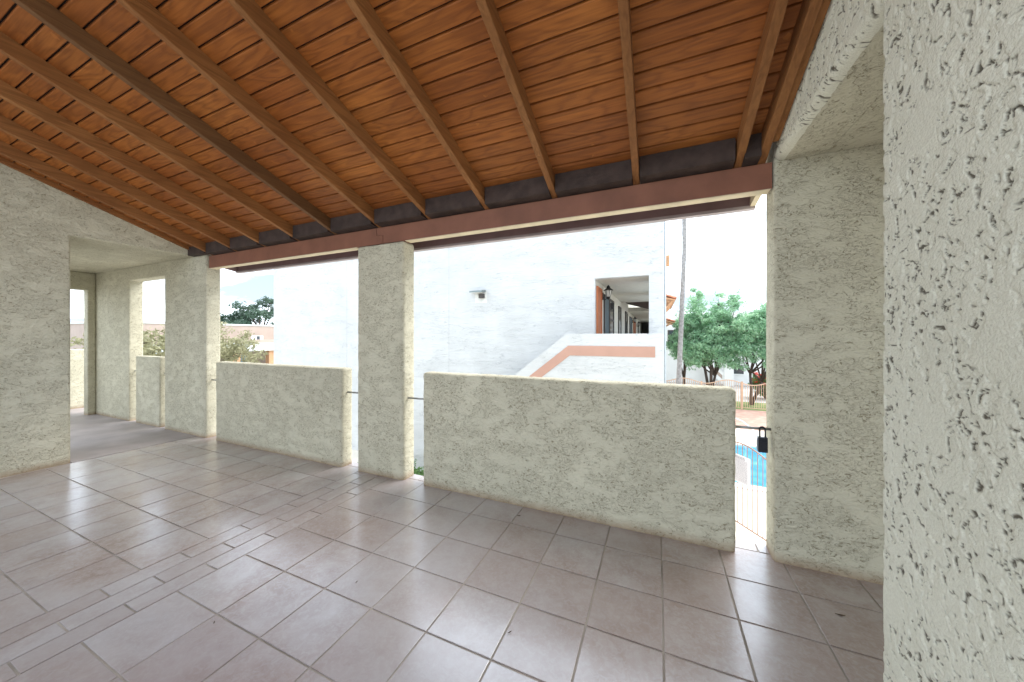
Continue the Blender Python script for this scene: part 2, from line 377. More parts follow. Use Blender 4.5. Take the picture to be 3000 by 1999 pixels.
M['aluminium'] = plain('weathered lamp aluminium', (0.22, 0.26, 0.26), 0.45, metal=0.5)

m, nt, ns, ln, b = nodes_of('window glass'); b.inputs['Base Color'].default_value = (0.05, 0.06, 0.07, 1); b.inputs['Roughness'].default_value = 0.06; b.inputs['Specular IOR Level'].default_value = 0.8; M['glass'] = m
m, nt, ns, ln, b = nodes_of('pool water')
g = ns.new('ShaderNodeNewGeometry'); nn = N(nt, 'ShaderNodeTexNoise', Scale=1.6, Detail=4.0, Distortion=0.6); ln.new(g.outputs['Position'], nn.inputs['Vector'])
ln.new(mixc(nt, mrange(nt, nn.outputs['Fac'], 0.35, 0.65), (0.06, 0.25, 0.42), (0.12, 0.34, 0.52)), b.inputs['Base Color']); b.inputs['Roughness'].default_value = 0.08
bp = ns.new('ShaderNodeBump'); bp.inputs['Strength'].default_value = 0.15; ln.new(nn.outputs['Fac'], bp.inputs['Height']); ln.new(bp.outputs[0], b.inputs['Normal']); M['water'] = m
m, nt, ns, ln, b = nodes_of('dry lawn'); g = ns.new('ShaderNodeNewGeometry'); nn = N(nt, 'ShaderNodeTexNoise', Scale=3.0, Detail=6.0); ln.new(g.outputs['Position'], nn.inputs['Vector'])
ln.new(mixc(nt, mrange(nt, nn.outputs['Fac'], 0.35, 0.65), (0.09, 0.15, 0.04), (0.22, 0.25, 0.09)), b.inputs['Base Color']); b.inputs['Roughness'].default_value = 0.95; M['lawn'] = m

# ------------------------------------------------------------------ dimensions of the place
H = -1.45                      # porch floor level (the eye is at 0)
G = -4.45                      # ground
FY = 2.65                      # inner face of the porch front
XL, XR = -6.16, 0.69           # porch side walls
YB = -3.2                      # back of the porch
PASS = 1.53                    # near side of the side passages
SOF = 1.145                    # passage ceilings
TAN = 0.362
def zb(y): return 1.13 - TAN * (y - 2.655)       # rafter undersides
RD = 0.118                                        # rafter depth (vertical)
ROOF_BACK = -1.05  # roof cut short out of view to let sky fill in from behind
EAVE = 3.02

# ------------------------------------------------------------------ ground
def sheet(name, pts, z, mat):
    bm = bmesh.new(); bm.faces.new([bm.verts.new((p[0], p[1], z)) for p in pts])
    o = finish(bm, name, mat); return tag(o, kind='structure')
sheet('ground', [(-9000, -9000), (9000, -9000), (9000, 9000), (-9000, 9000)], G - 0.02, M['asphalt'])
# the pool deck, with the pool let into it
def ring_pool(n=48):
    cx, cy, rx, ry = 4.6, 14.05, 4.0, 2.15
    pts = []
    for i in range(n):
        t = 2 * math.pi * i / n; c, s = math.cos(t), math.sin(t)
        pts.append((cx + rx * math.copysign(abs(c) ** 0.5, c), cy + ry * math.copysign(abs(s) ** 0.5, s)))
    return pts
PP = ring_pool()
bm = bmesh.new()
def ringf(bm, inner, outer, z):
    n = len(inner); a = [bm.verts.new((*p, z)) for p in inner]; b2 = [bm.verts.new((*p, z)) for p in outer]
    for i in range(n): bm.faces.new((a[i], a[(i+1) % n], b2[(i+1) % n], b2[i]))
cx, cy = 4.6, 14.05
cop = [(cx + (p[0]-cx) * 1.08, cy + (p[1]-cy) * 1.15) for p in PP]
def clampray(p):
    dx, dy = p[0]-cx, p[1]-cy; k = min((abs(dx) and (25 / abs(dx))) or 1e9, (abs(dy) and ((4.95 if dy > 0 else 11.0) / abs(dy))) or 1e9)
    return (cx + dx*k, cy + dy*k)
ringf(bm, cop, [clampray(p) for p in cop], G)
tag(finish(bm, 'pool_deck', M['deck']), kind='structure')
bm = bmesh.new(); ringf(bm, PP, cop, G + 0.03)
n = len(PP)
for za, zc, ring in ((G - 0.6, G + 0.03, PP), (G - 0.01, G + 0.03, cop)):
    a = [bm.verts.new((*p, za)) for p in ring]; c = [bm.verts.new((*p, zc)) for p in ring]
    for i in range(n): bm.faces.new((a[i], a[(i+1) % n], c[(i+1) % n], c[i]))
tag(finish(bm, 'pool_coping', plain('white pool coping', (0.72, 0.70, 0.66), 0.8)), kind='structure')
sheet('pool_water', PP, G - 0.012, M['water'])
sheet('pavement', [(-4, 18.99), (30, 18.99), (30, 24.1), (-4, 24.1)], G + 0.0, M['brick_deck'])
sheet('lawn', [(-4, 24.1), (30, 24.1), (30, 27.0), (-4, 27.0)], G - 0.004, M['lawn'])
sheet('garden_bed', [(-22, 3.4), (-3.0, 3.4), (-3.0, 8.3), (-22, 8.3)], G - 0.008, M['lawn'])

# distant hills: low ridge round the left and the front
verts, faces = [], []
K = 160
for i in range(K):
    t = -150 + 175 * i / (K - 1); a = R(t)
    hgt = 190 + 120 * noise.noise(Vector((t * 0.045, 0, 0))) + 40 * noise.noise(Vector((t * 0.2, 3, 0))) + 14 * noise.noise(Vector((t * 0.9, 7, 0)))
    if t > -40: hgt *= 0.5
    d = Vector((math.sin(a), math.cos(a), 0))
    for rr, zz in ((5200, G - 5), (6200, hgt * 0.45), (7200, hgt), (8600, G - 5)): verts.append((d * rr + Vector((0, 0, zz)))[:])
for i in range(K-1):
    for j in range(3): faces.append((i*4+j, i*4+j+1, i*4+j+5, i*4+j+4))
me = bpy.data.meshes.new('hills'); me.from_pydata(verts, [], faces); tag(link_mesh('hills', me, M['hill'], smooth=True), kind='structure')

# ------------------------------------------------------------------ porch floor
floor = box('floor', (-9.75, 4.2, YB, 2.83, H - 0.32, H - 0.004), M['grout']); tag(floor, kind='structure')
xs_r = [-2.505, -2.105] + [-1.75 + 0.3555 * k for k in range(16)]
xs_l = [-6.12] + [-2.935 - 0.3585 * k for k in range(8, -1, -1)]
ys = [2.725 - 0.3455 * k for k in range(0, 18)]
JO = 0.0045
tile_cache = {}
def tile(x0, x1, y0, y1, par):
    w, l = round(x1 - x0, 4), round(y1 - y0, 4)
    if (w, l) not in tile_cache:
        bm = bmesh.new(); b2 = 0.002; hz = 0.006
        a = [bm.verts.new(p) for p in ((-w/2,-l/2,-0.004),(w/2,-l/2,-0.004),(w/2,l/2,-0.004),(-w/2,l/2,-0.004))]
        t0 = [bm.verts.new((v.co.x, v.co.y, hz - 0.0009)) for v in a]
        t1 = [bm.verts.new((v.co.x - math.copysign(b2, v.co.x), v.co.y - math.copysign(b2, v.co.y), hz)) for v in a]
        bm.faces.new(t1)
        for i in range(4):
            j = (i+1) % 4; bm.faces.new((a[i], a[j], t0[j], t0[i])); bm.faces.new((t0[i], t0[j], t1[j], t1[i]))
        me = bpy.data.meshes.new('tile'); bm.to_mesh(me); bm.free(); me.materials.append(M['tile']); tile_cache[(w, l)] = me
    o = bpy.data.objects.new('tile', tile_cache[(w, l)]); COL.objects.link(o); o.parent = par
    o.location = Vector(((x0+x1)/2, (y0+y1)/2, H - 0.006 + random.uniform(-0.0006, 0.0006))) - Vector(par.location)
    o.rotation_euler = (random.uniform(-1, 1) * 0.0022, random.uniform(-1, 1) * 0.0022, 0)
    return o
rest = bmesh.new()
def lay(x0, x1, y0, y1):
    if y1 > 0.05: tile(x0 + JO, x1 - JO, y0 + JO, y1 - JO, floor)
    else: bbox(rest, x0 + JO, x1 - JO, y0 + JO, y1 - JO, H - 0.01, H)
for xs in (xs_r, xs_l):
    for i in range(len(xs)-1):
        for j in range(len(ys)-1):
            lay(xs[i], xs[i+1], ys[j+1], min(ys[j], 2.83 if j == 0 else ys[j]))
for s in range(3):
    x0 = -2.935 + s * 0.1433; off = (0.83, 0.65, 0.836)[s]
    y = off + 0.3525 * 5
    edges = [2.725] + [off + 0.3525 * k for k in range(5, -12, -1)]
    for a, c in zip(edges[:-1], edges[1:]): lay(x0, x0 + 0.1433, c, a)
tag(finish(rest, 'tile_rest', M['tile'], floor), kind='stuff')
for i, x in enumerate(np.arange(-6.12, 2.4, 0.355)):      # sill course under the front opening
    x1 = x + 0.355; tile(x + JO, x1 - JO, 2.725 + JO, 2.83 - 0.002, floor)
tag(box('passage_floor', (-10.8, -9.756, 1.1, 3.0, H - 0.3, H + 0.003), M['concrete']), kind='structure')
pl = box('passage_floor', (-9.75, XL + 0.04, PASS - 0.0, 2.83, H - 0.003, H + 0.004), M['concrete'])
tag(pl, kind='structure')

# ------------------------------------------------------------------ porch walls
SOFR = 1.115
def side_wall(x_in, x_out, label):
    SOF = SOFR if x_in > 0 else 1.145
    top = lambda y: zb(y) + RD + 0.028
    pts = [(x_in, YB, H - 0.3), (x_in, PASS, H - 0.3), (x_in, PASS, SOF), (x_in, FY - 0.002, SOF), (x_in, FY - 0.002, top(FY)), (x_in, YB, top(YB))]
    bm = bmesh.new(); prism(bm, pts, (x_out - x_in, 0, 0))
    bmesh.ops.recalc_face_normals(bm, faces=bm.faces)
    es = [e for e in bm.edges if all(abs(v.co.x - x_in) < 1e-5 and v.co.y > YB + 0.1 for v in e.verts) and max(v.co.z for v in e.verts) < SOF + 0.01]
    bmesh.ops.bevel(bm, geom=es, offset=0.05 if x_in > 0 else 0.022, segments=5, profile=0.5, affect='EDGES')
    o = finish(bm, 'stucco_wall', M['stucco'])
    return tag(o, label, 'wall')
side_wall(XL, XL - 0.26, 'cream stucco gable wall at the left, sloping up under the timber roof')
near_wall = side_wall(XR + 0.012, XR + 0.26, 'near cream wall with coarse pitted stucco filling the right edge')

def near_coat(y0, y1, z0, z1, sy, sz):
    ny, nz_ = int(round((y1 - y0) / sy)) + 1, int(round((z1 - z0) / sz)) + 1
    sy, sz = (y1 - y0) / (ny - 1), (z1 - z0) / (nz_ - 1)
    V, P, F = [], [], []; nn = noise.noise
    for i in range(ny):
        y = y0 + sy * i
        for j in range(nz_):
            z = z0 + sz * j
            p = Vector((y * 30.0, z * 26.0, 1.7))
            q = p + Vector((nn(p * 0.9), nn(p * 0.9 + Vector((9, 4, 2))), 0)) * 0.7
            n = nn(q) + 0.55 * nn(q * 2.1) + 0.35 * nn(q * 4.3)
            area = nn(Vector((y * 5.0, z * 4.2, 5.0))) + 0.5 * nn(Vector((y * 13, z * 10, 2.0))) + 0.46
            k = min(1.0, max(0.0, area * 3.2 + 0.35))
            flat = min(1.0, max(0.0, (n + 0.20) / 0.20))
            br = nn(q * 1.7 + Vector((3, 8, 1)))
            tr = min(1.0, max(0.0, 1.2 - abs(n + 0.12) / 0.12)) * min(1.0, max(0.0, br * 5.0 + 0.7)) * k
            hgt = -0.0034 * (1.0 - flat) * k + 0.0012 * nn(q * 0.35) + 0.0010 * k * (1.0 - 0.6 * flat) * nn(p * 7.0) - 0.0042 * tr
            x = XR - hgt
            if z < SOFR:
                t = PASS - y
                if t < 0.02: x += 0.02 - math.sqrt(max(0.0, 0.0004 - (0.02 - t) ** 2))
            elif y > PASS - 0.001 and z - SOFR < 0.05:
                x += 0.05 - math.sqrt(max(0.0, 0.0025 - (0.05 - (z - SOFR)) ** 2))
            V.append((x, y, z)); P.append(tr)
    for i in range(ny - 1):
        for j in range(nz_ - 1):
            a = i * nz_ + j; F.append((a, a + 1, a + nz_ + 1, a + nz_))
    me = bpy.data.meshes.new('stucco_coat'); me.from_pydata(V, [], F)
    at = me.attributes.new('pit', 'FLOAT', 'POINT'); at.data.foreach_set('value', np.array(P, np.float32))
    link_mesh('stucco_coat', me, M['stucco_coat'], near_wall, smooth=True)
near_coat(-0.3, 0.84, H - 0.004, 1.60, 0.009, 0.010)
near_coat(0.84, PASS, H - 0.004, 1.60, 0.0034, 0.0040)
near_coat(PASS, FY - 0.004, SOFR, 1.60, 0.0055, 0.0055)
left_front = wall_holes('stucco_wall', -9.72, -5.86, H - 0.3, 1.34, [(-8.2, -7.02, H - 0.3 + 0.3, 0.93)],
    lambda u, v, d: (u, FY + d, v), 0.175, M['stucco'], bevel=0.016)
tag(left_front, 'beige stucco front wall of the left passage with a tall narrow opening', 'wall')
end_l = wall_holes('stucco_wall', PASS - 0.2, FY - 0.002, H - 0.3, SOF - 0.002, [(1.6, 2.55, H, 0.83)],
    lambda u, v, d: (-9.5 - d, u, v), 0.18, M['stucco'], bevel=0.014)
tag(end_l, 'far end wall of the left passage with a bright narrow opening', 'wall')
tag(wall_holes('stucco_wall', -9.5, XL - 0.262, H - 0.3, SOF - 0.003, [(-9.2, -7.0, H, 0.9)], lambda u, v, d: (u, PASS - 0.001 - d, v), 0.22, M['stucco']), 'inner wall of the left passage behind the gable wall corner', 'wall')  # unseen opening added to let fill light into the passage
ceil_l = box('ceiling', (-9.7, XL - 0.262, PASS - 0.2, FY - 0.003, SOF, SOF + 0.2), M['stucco']); tag(ceil_l, kind='structure')
right_front = wall_holes('stucco_wall', XR, 4.2, H - 0.3, 1.34, [(2.35, 3.5, H, 0.93)],
    lambda u, v, d: (u, FY + d, v), 0.185, M['stucco'], bevel=0.016)
tag(right_front, 'beige stucco pier at the right end of the opening, beside the coarse near wall', 'pier')
tag(wall_holes('stucco_wall', XR + 0.262, 4.2, H - 0.3, SOFR - 0.003, [(1.9, 3.5, H, 0.7)], lambda u, v, d: (u, PASS - 0.001 - d, v), 0.22, M['stucco']), 'inner wall of the right passage behind the near wall', 'wall')  # unseen opening added to bring rear light onto the pier
ceil_r = box('ceiling', (XR + 0.262, 4.2, PASS - 0.2, FY - 0.003, SOFR, SOFR + 0.2), M['stucco']); tag(ceil_r, kind='structure')
tag(box('stucco_wall', (4.0, 4.2, PASS, FY - 0.004, H - 0.3, SOF - 0.004), M['stucco']), 'end wall of the right passage', 'wall')

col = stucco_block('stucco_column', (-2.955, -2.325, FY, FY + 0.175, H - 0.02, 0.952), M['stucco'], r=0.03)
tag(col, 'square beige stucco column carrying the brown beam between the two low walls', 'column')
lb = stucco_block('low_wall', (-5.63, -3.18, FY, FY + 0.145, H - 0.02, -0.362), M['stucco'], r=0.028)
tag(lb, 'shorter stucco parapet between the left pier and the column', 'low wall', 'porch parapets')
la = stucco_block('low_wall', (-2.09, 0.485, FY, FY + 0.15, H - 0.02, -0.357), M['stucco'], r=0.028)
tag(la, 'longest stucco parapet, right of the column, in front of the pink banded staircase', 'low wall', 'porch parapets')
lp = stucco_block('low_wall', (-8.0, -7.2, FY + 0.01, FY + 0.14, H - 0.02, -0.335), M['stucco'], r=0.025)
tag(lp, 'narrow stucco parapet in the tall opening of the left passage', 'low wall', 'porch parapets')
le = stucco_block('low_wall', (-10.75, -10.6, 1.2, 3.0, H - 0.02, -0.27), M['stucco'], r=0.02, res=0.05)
tag(le, 'bright parapet beyond the end opening of the left passage', 'low wall', 'porch parapets')

# ground-floor storey below the porch
tag(box('lower_storey', (-9.7, 4.2, YB, 2.80, G - 0.1, H - 0.325), M['white_far']), 'white ground floor storey below the porch', 'building')

# ------------------------------------------------------------------ porch roof
roof = empty('porch_roof', (-2.7, 1.0, 1.0), 'orange brown timber porch roof of exposed rafters and grooved boards', 'roof')
RX = [0.63, 0.49, -0.14, -0.765, -1.39, -2.02, -2.65, -3.28, -3.91, -4.54, -5.15, -5.72]
for i, x in enumerate(RX):
    w = 0.023; xc = x + random.uniform(-0.006, 0.006); tw = random.uniform(-0.006, 0.006)
    y0, y1 = ROOF_BACK, 2.74
    bm = bmesh.new(); nseg = 14; rings = []
    for k in range(nseg + 1):
        y = y0 + (y1 - y0) * k / nseg; dx = 0.004 * noise.noise(Vector((i * 3.1, y * 1.3, 0))) + tw * (k / nseg - 0.5)
        z0, z1 = zb(y), zb(y) + RD - 0.001
        rings.append([bm.verts.new((xc + dx + sx * (w - e), y, z + ez)) for sx, z, e, ez in
                      ((-1, z0, 0.003, 0), (1, z0, 0.003, 0), (1, z0, 0, 0.003), (1, z1, 0, 0), (-1, z1, 0, 0), (-1, z0, 0, 0.003))])
    for k in range(nseg):
        for q in range(6): bm.faces.new((rings[k][q], rings[k][(q+1) % 6], rings[k+1][(q+1) % 6], rings[k+1][q]))
    bm.faces.new(rings[0]); bm.faces.new(rings[-1][::-1])
    finish(bm, 'rafter', M['rafter_dark'] if i in (7,) else M['rafter'], roof)
CS = math.cos(math.atan(TAN)); PITCH = 0.103 * CS
y = 2.6035; k = 0
while y > ROOF_BACK:
    ya, yb = y - PITCH + 0.0055, y - 0.0055
    bm = bmesh.new(); x0, x1 = XL - 0.03, XR + 0.05
    za, zc = zb(ya) + RD, zb(yb) + RD; th = 0.016
    pts = [(x0, ya, za + 0.004), (x0, ya + 0.004, za + 0.004 - 0.004 - 0.004 * TAN), (x0, yb - 0.004, zc + 0.004 * TAN), (x0, yb, zc + 0.004), (x0, yb, zc + th), (x0, ya, za + th)]
    prism(bm, pts, (x1 - x0, 0, 0)); finish(bm, 'plank', M['plank'], roof)
    y -= PITCH; k += 1
# tail boards outside the beam, felt above, roofing
def slab(name, ya, yb, oa, ob, mat, x0=XL + 0.001, x1=XR - 0.001):
    bm = bmesh.new(); prism(bm, [(x0, ya, zb(ya) + oa), (x0, yb, zb(yb) + oa), (x0, yb, zb(yb) + ob), (x0, ya, zb(ya) + ob)], (x1 - x0, 0, 0))
    return finish(bm, name, mat, roof)
slab('eave_board', 2.606, EAVE + 0.03, RD, RD + 0.018, M['fascia'], -5.84, 0.672)
slab('roof_felt', ROOF_BACK - 0.02, 2.6055, RD + 0.0165, RD + 0.031, M['membrane'], XL - 0.05, XR + 0.07)
slab('roofing', ROOF_BACK - 0.02, 2.62, RD + 0.033, RD + 0.07, M['roof_top'], XL - 0.3, XR + 0.3)
slab('roofing', 2.621, EAVE + 0.035, RD + 0.033, RD + 0.07, M['roof_top'], -5.845, 0.675)
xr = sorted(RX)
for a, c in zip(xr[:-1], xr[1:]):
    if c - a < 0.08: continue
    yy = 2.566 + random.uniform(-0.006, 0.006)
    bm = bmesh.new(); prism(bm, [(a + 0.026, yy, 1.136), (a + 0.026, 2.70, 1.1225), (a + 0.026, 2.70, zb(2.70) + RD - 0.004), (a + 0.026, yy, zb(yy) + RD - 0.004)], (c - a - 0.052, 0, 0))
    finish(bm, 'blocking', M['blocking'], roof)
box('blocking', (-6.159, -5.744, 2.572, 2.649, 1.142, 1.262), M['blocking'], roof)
# beam in two lengths with a stepped scarf over the column
BZ0, BZ1 = 0.953, 1.121
bm = bmesh.new(); prism(bm, [(-5.80, 2.656, BZ0), (-2.60, 2.656, BZ0), (-2.60, 2.656, BZ0 + 0.085), (-2.685, 2.656, BZ0 + 0.085), (-2.685, 2.656, BZ1), (-5.80, 2.656, BZ1)], (0, 0.088, 0)); finish(bm, 'beam', M['beam'], roof, bevel=0.003, seg=1)
bm = bmesh.new(); prism(bm, [(-2.597, 2.658, BZ0), (0.682, 2.658, BZ0), (0.682, 2.658, BZ1), (-2.682, 2.658, BZ1), (-2.682, 2.658, BZ0 + 0.088), (-2.597, 2.658, BZ0 + 0.088)], (0, 0.086, 0)); finish(bm, 'beam', M['beam'], roof, bevel=0.003, seg=1)
for a, c in ((-5.79, -2.97), (-2.31, 0.675)):
    box('beam_underside', (a, c, 2.660, 2.741, BZ0 - 0.006, BZ0 - 0.0005), M['cream_trim'], roof)
FZ0, FZ1 = 0.962, 1.10
box('fascia', (-5.84, 0.672, EAVE, EAVE + 0.035, FZ0 + 0.0105, FZ1), M['fascia'], roof)
box('fascia_lit_strip', (-5.84, 0.672, EAVE - 0.016, EAVE + 0.042, FZ0 - 0.014, FZ0 + 0.010), plain('pale lit mauve', (0.42, 0.36, 0.36), 0.6), roof)  # paler strip paints bounce light on the fascia's underside
for a in (-5.84, 0.637):
    bm = bmesh.new(); prism(bm, [(a, 2.746, 1.0), (a, EAVE - 0.005, FZ0), (a, EAVE - 0.005, 1.09), (a, 2.746, 1.19)], (0.035, 0, 0)); finish(bm, 'rake_board', M['cream_trim'] if a > 0 else M['fascia'], roof)
bm = bmesh.new(); prism(bm, [(0.658, ROOF_BACK, zb(ROOF_BACK) + 0.03), (0.658, 2.55, zb(2.55) + 0.03), (0.658, 2.55, zb(2.55) + RD - 0.002), (0.658, ROOF_BACK, zb(ROOF_BACK) + RD - 0.002)], (0.03, 0, 0)); finish(bm, 'trim_board', M['rafter'], roof)

bm = bmesh.new(); prism(bm, [(XL + 0.001, ROOF_BACK, zb(ROOF_BACK) + 0.065), (XL + 0.001, 2.57, zb(2.57) + 0.065), (XL + 0.001, 2.57, zb(2.57) + RD - 0.002), (XL + 0.001, ROOF_BACK, zb(ROOF_BACK) + RD - 0.002)], (0.04, 0, 0)); finish(bm, 'trim_board', M['rafter'], roof)

# ------------------------------------------------------------------ security bars and the key box
BARS = [(-5.87, -5.62, -0.632, 'short steel bar bridging the gap left of the shorter parapet'),
        (-3.19, -2.945, -0.63, 'short steel bar bridging the gap between shorter parapet and column'),
        (-2.335, -2.08, -0.632, 'short steel bar bridging the gap between column and longest parapet'),
        (0.475, 0.70, -0.622, 'short steel bar at the right gap, holding the black key box'),
        (-8.21, -7.99, -0.60, 'short steel bar left of the narrow passage parapet'),
        (-7.21, -7.01, -0.60, 'short steel bar right of the narrow passage parapet')]
for x0, x1, z, lab in BARS:
    bm = bmesh.new(); tube(bm, [(x0, 2.72, z), (x1, 2.72, z + 0.003)], 0.0095, 10)
    tag(finish(bm, 'steel_bar', M['steel'], smooth=True), lab, 'bar', 'bars across the parapet gaps')
kb = empty('key_box', (0.645, 2.705, -0.78), 'black key lock box hanging from the steel bar by the right pier', 'lock box')
box('body', (0.617, 0.667, 2.687, 2.720, -0.770, -0.672), M['lock_black'], kb, bevel=0.008, seg=3)
box('front_cover', (0.611, 0.6175, 2.690, 2.716, -0.760, -0.685), M['lock_grey'], kb, bevel=0.002)
box('dial_window', (0.622, 0.662, 2.6835, 2.688, -0.755, -0.70), M['lock_black'], kb, bevel=0.002)
bm = bmesh.new(); tube(bm, [(0.627, 2.704, -0.675), (0.627, 2.706, -0.625)] + [(0.642 - 0.015 * math.cos(t), 2.71, -0.622 + 0.016 * math.sin(t)) for t in np.linspace(0.2, 2.94, 7)] + [(0.657, 2.706, -0.625), (0.657, 2.704, -0.675)], 0.005, 8)
finish(bm, 'shackle', M['lock_black'], kb, smooth=True)

# ------------------------------------------------------------------ crumbs on the floor
def dryleaf(x, y, s, rot, label):
    bm = bmesh.new(); vs = []
    for k, (a, w) in enumerate(((-1, 0.02), (-0.4, 0.22), (0.2, 0.28), (0.7, 0.15), (1, 0.02))):
        vs.append((bm.verts.new((a * s, -w * s, 0.003 + 0.25 * s * a * a)), bm.verts.new((a * s, 0, 0.001 + 0.25 * s * a * a)), bm.verts.new((a * s, w * s, 0.004 + 0.2 * s * a * a))))
    for p, q in zip(vs[:-1], vs[1:]):
        bm.faces.new((p[0], q[0], q[1], p[1])); bm.faces.new((p[1], q[1], q[2], p[2]))
    bmesh.ops.rotate(bm, cent=(0, 0, 0), matrix=Matrix.Rotation(rot, 3, 'Z'), verts=bm.verts)
    bmesh.ops.translate(bm, vec=(x, y, H + 0.001), verts=bm.verts)
    tag(finish(bm, 'dry_leaf', M['dry_leaf']), label, 'leaf', 'dry leaves on the tiles')
dryleaf(-1.02, 2.5, 0.014, 0.3, 'reddish dry leaf on the dark tiles at the foot of the longest parapet')
dryleaf(-0.66, 1.5, 0.010, 0.9, 'small dry leaf on a tile joint in the middle foreground')
dryleaf(-1.62, 1.45, 0.008, 1.7, 'tiny dark leaf on the tiles right of the narrow tile band')
dryleaf(-2.05, 0.96, 0.009, 2.5, 'tiny dark leaf on the tiles near the narrow tile band')
dryleaf(0.87, 2.27, 0.022, 0.1, 'dry twig scrap on the tiles before the right pier')

# ------------------------------------------------------------------ opposite apartment building
OY = 9.6; BX0, BX1 = -15.8, 0.165; TOPZ = 4.3; WF = -0.95     # wall plane, extent, parapet height, walkway floor
apt = empty('apartment_building', (-7.8, OY, G), 'white stucco apartment block with an open walkway and pink banded outside stair', 'building')
wall_holes('wall', BX0, BX1, G - 0.1, TOPZ, [(-1.605, -0.2, WF, 1.6)], lambda u, v, d: (u, OY + d, v), 0.22, M['stucco_white'], apt, bevel=0.02)
for x in (-11.25, -6.47):
    box('control_joint', (x - 0.006, x + 0.006, OY - 0.0025, OY + 0.01, G, TOPZ - 0.02), plain('grey joint sealant', (0.42, 0.42, 0.42), 0.8), apt)
box('control_joint', (BX0 + 0.02, -3.2, OY - 0.003, OY + 0.01, -1.46, -1.448), plain('grey joint bead', (0.48, 0.48, 0.48), 0.8), apt)
box('body', (BX0 + 0.01, -1.80, OY + 0.222, 44.0, G - 0.1, TOPZ - 0.3), M['white_far'], apt)
# walkway: inner wall, floor, ceilings, outer arcade
box('walkway_wall', (-1.798, -1.605, OY + 0.222, 44.0, G - 0.1, TOPZ - 0.32), plain('walkway cream paint', (0.70, 0.69, 0.62), 0.85, var=0.04), apt)
box('walkway_floor', (-1.604, BX1 - 0.01, OY + 0.222, 44.0, WF - 0.25, WF), M['concrete'], apt)
cw = plain('walkway ceiling paint', (0.66, 0.65, 0.58), 0.9, var=0.05)
box('walkway_ceiling', (-1.604, BX1 - 0.01, OY + 0.222, 17.2, 1.62, 1.85), cw, apt)
box('walkway_ceiling', (-1.604, BX1 - 0.01, 21.5, 44.0, 1.46, 1.70), cw, apt)
bm = bmesh.new(); prism(bm, [(-1.604, 17.2, 1.75), (BX1 - 0.01, 17.2, 1.75), (BX1 - 0.01, 21.5, 1.40), (-1.604, 21.5, 1.9)], (0, 0, 0.12)); finish(bm, 'roof_timber', M['blocking'], apt)
wall_holes('arcade_wall', OY + 0.222, 44.0, G - 0.1, TOPZ - 0.35, [(10.8 + 3.4 * k, 13.4 + 3.4 * k, 0.1, 1.45) for k in range(9)],
           lambda u, v, d: (BX1 - 0.005 - d, u, v), 0.2, M['white_far'], apt, bevel=0)
WX = -1.605
def panel(name, y0, y1, z0, z1, mat, par=apt, d=0.03, frame=None):
    o = box(name, (WX + 0.0005, WX + d, y0, y1, z0, z1), mat, par)
    if frame:
        t = 0.07
        for (a, c, e, f) in ((y0 - t, y0 - 0.001, z0, z1 + t), (y1 + 0.001, y1 + t, z0, z1 + t), (y0 - 0.0005, y1 + 0.0005, z1 + 0.001, z1 + t)):
            box('frame', (WX + 0.0005, WX + d + 0.02, a, c, e, f), frame, o)
    return o
panel('door', 9.88, 10.6, WF, 1.36, M['orange_door'], frame=M['orange_door'])
panel('door', 11.3, 12.35, WF, 1.28, M['slate_door'], frame=M['frame_dark'])
wnd = panel('window', 12.6, 13.75, WF + 0.1, 1.28, M['glass'], frame=M['frame_dark'])
box('pane_rail', (WX + 0.031, WX + 0.045, 12.62, 13.73, 0.55, 0.62), M['frame_dark'], wnd)
for y0, y1 in ((15.75, 16.7), (19.2, 20.4)):
    panel('window', y0, y1, -0.3, 1.26, M['glass'], frame=M['frame_dark'])
panel('door', 22.4, 24.3, WF, 1.15, M['slate_door'], frame=M['frame_dark'])
panel('door', 26.2, 28.6, WF, 1.05, M['orange_door'], frame=M['orange_door'])
panel('door', 32, 34, WF, 1.05, M['frame_dark'])
box('walkway_end', (-1.604, BX1 - 0.21, 43.6, 43.9, WF, 1.455), M['white_far'], apt)
# outside stair with banded parapet (8.5 m out), landing and flight
PY = 8.5
SL = 0.784
def ztop(x): return 0.05 if x > -2.14 else 0.05 - SL * (-2.14 - x)
xg = -2.14 - (0.05 - G - 0.55) / SL
bm = bmesh.new(); prism(bm, [(BX1 - 0.03, PY, 0.05), (-2.14, PY, 0.05), (xg, PY, G + 0.55), (xg, PY, G - 0.1), (BX1 - 0.03, PY, G - 0.1)], (0, 0.16, 0))
finish(bm, 'stair_parapet', M['stucco_white'], apt, bevel=0.02)
box('landing_parapet', (BX1 - 0.19, BX1 - 0.032, PY + 0.162, OY - 0.003, WF - 0.3, 0.048), M['stucco_white'], apt, bevel=0.015)
box('landing', (-2.3, BX1 - 0.2, PY + 0.162, OY - 0.003, WF - 0.25, WF), M['concrete'], apt)
for k in range(17):
    x1 = -2.3 - 0.26 * k; zt = WF - 0.19 * (k + 1)
    box('step', (x1 - 0.26, x1 - 0.001, PY + 0.163, OY - 0.004, zt - 0.22, zt), M['concrete'], apt)
# band: level run and sloping run
bt, bb2 = -0.255, -0.505
xa = -2.14 + 0.045; xb2 = -2.14 + 0.085
lowx = xg + 0.7
bm = bmesh.new(); prism(bm, [(-0.04, PY - 0.012, bt), (xa, PY - 0.012, bt), (lowx, PY - 0.012, bt - SL * (xa - lowx)), (lowx, PY - 0.012, bb2 - SL * (xb2 - lowx)), (xb2, PY - 0.012, bb2), (-0.04, PY - 0.012, bb2)], (0, 0.0115, 0))
finish(bm, 'painted_band', M['pink'], apt)
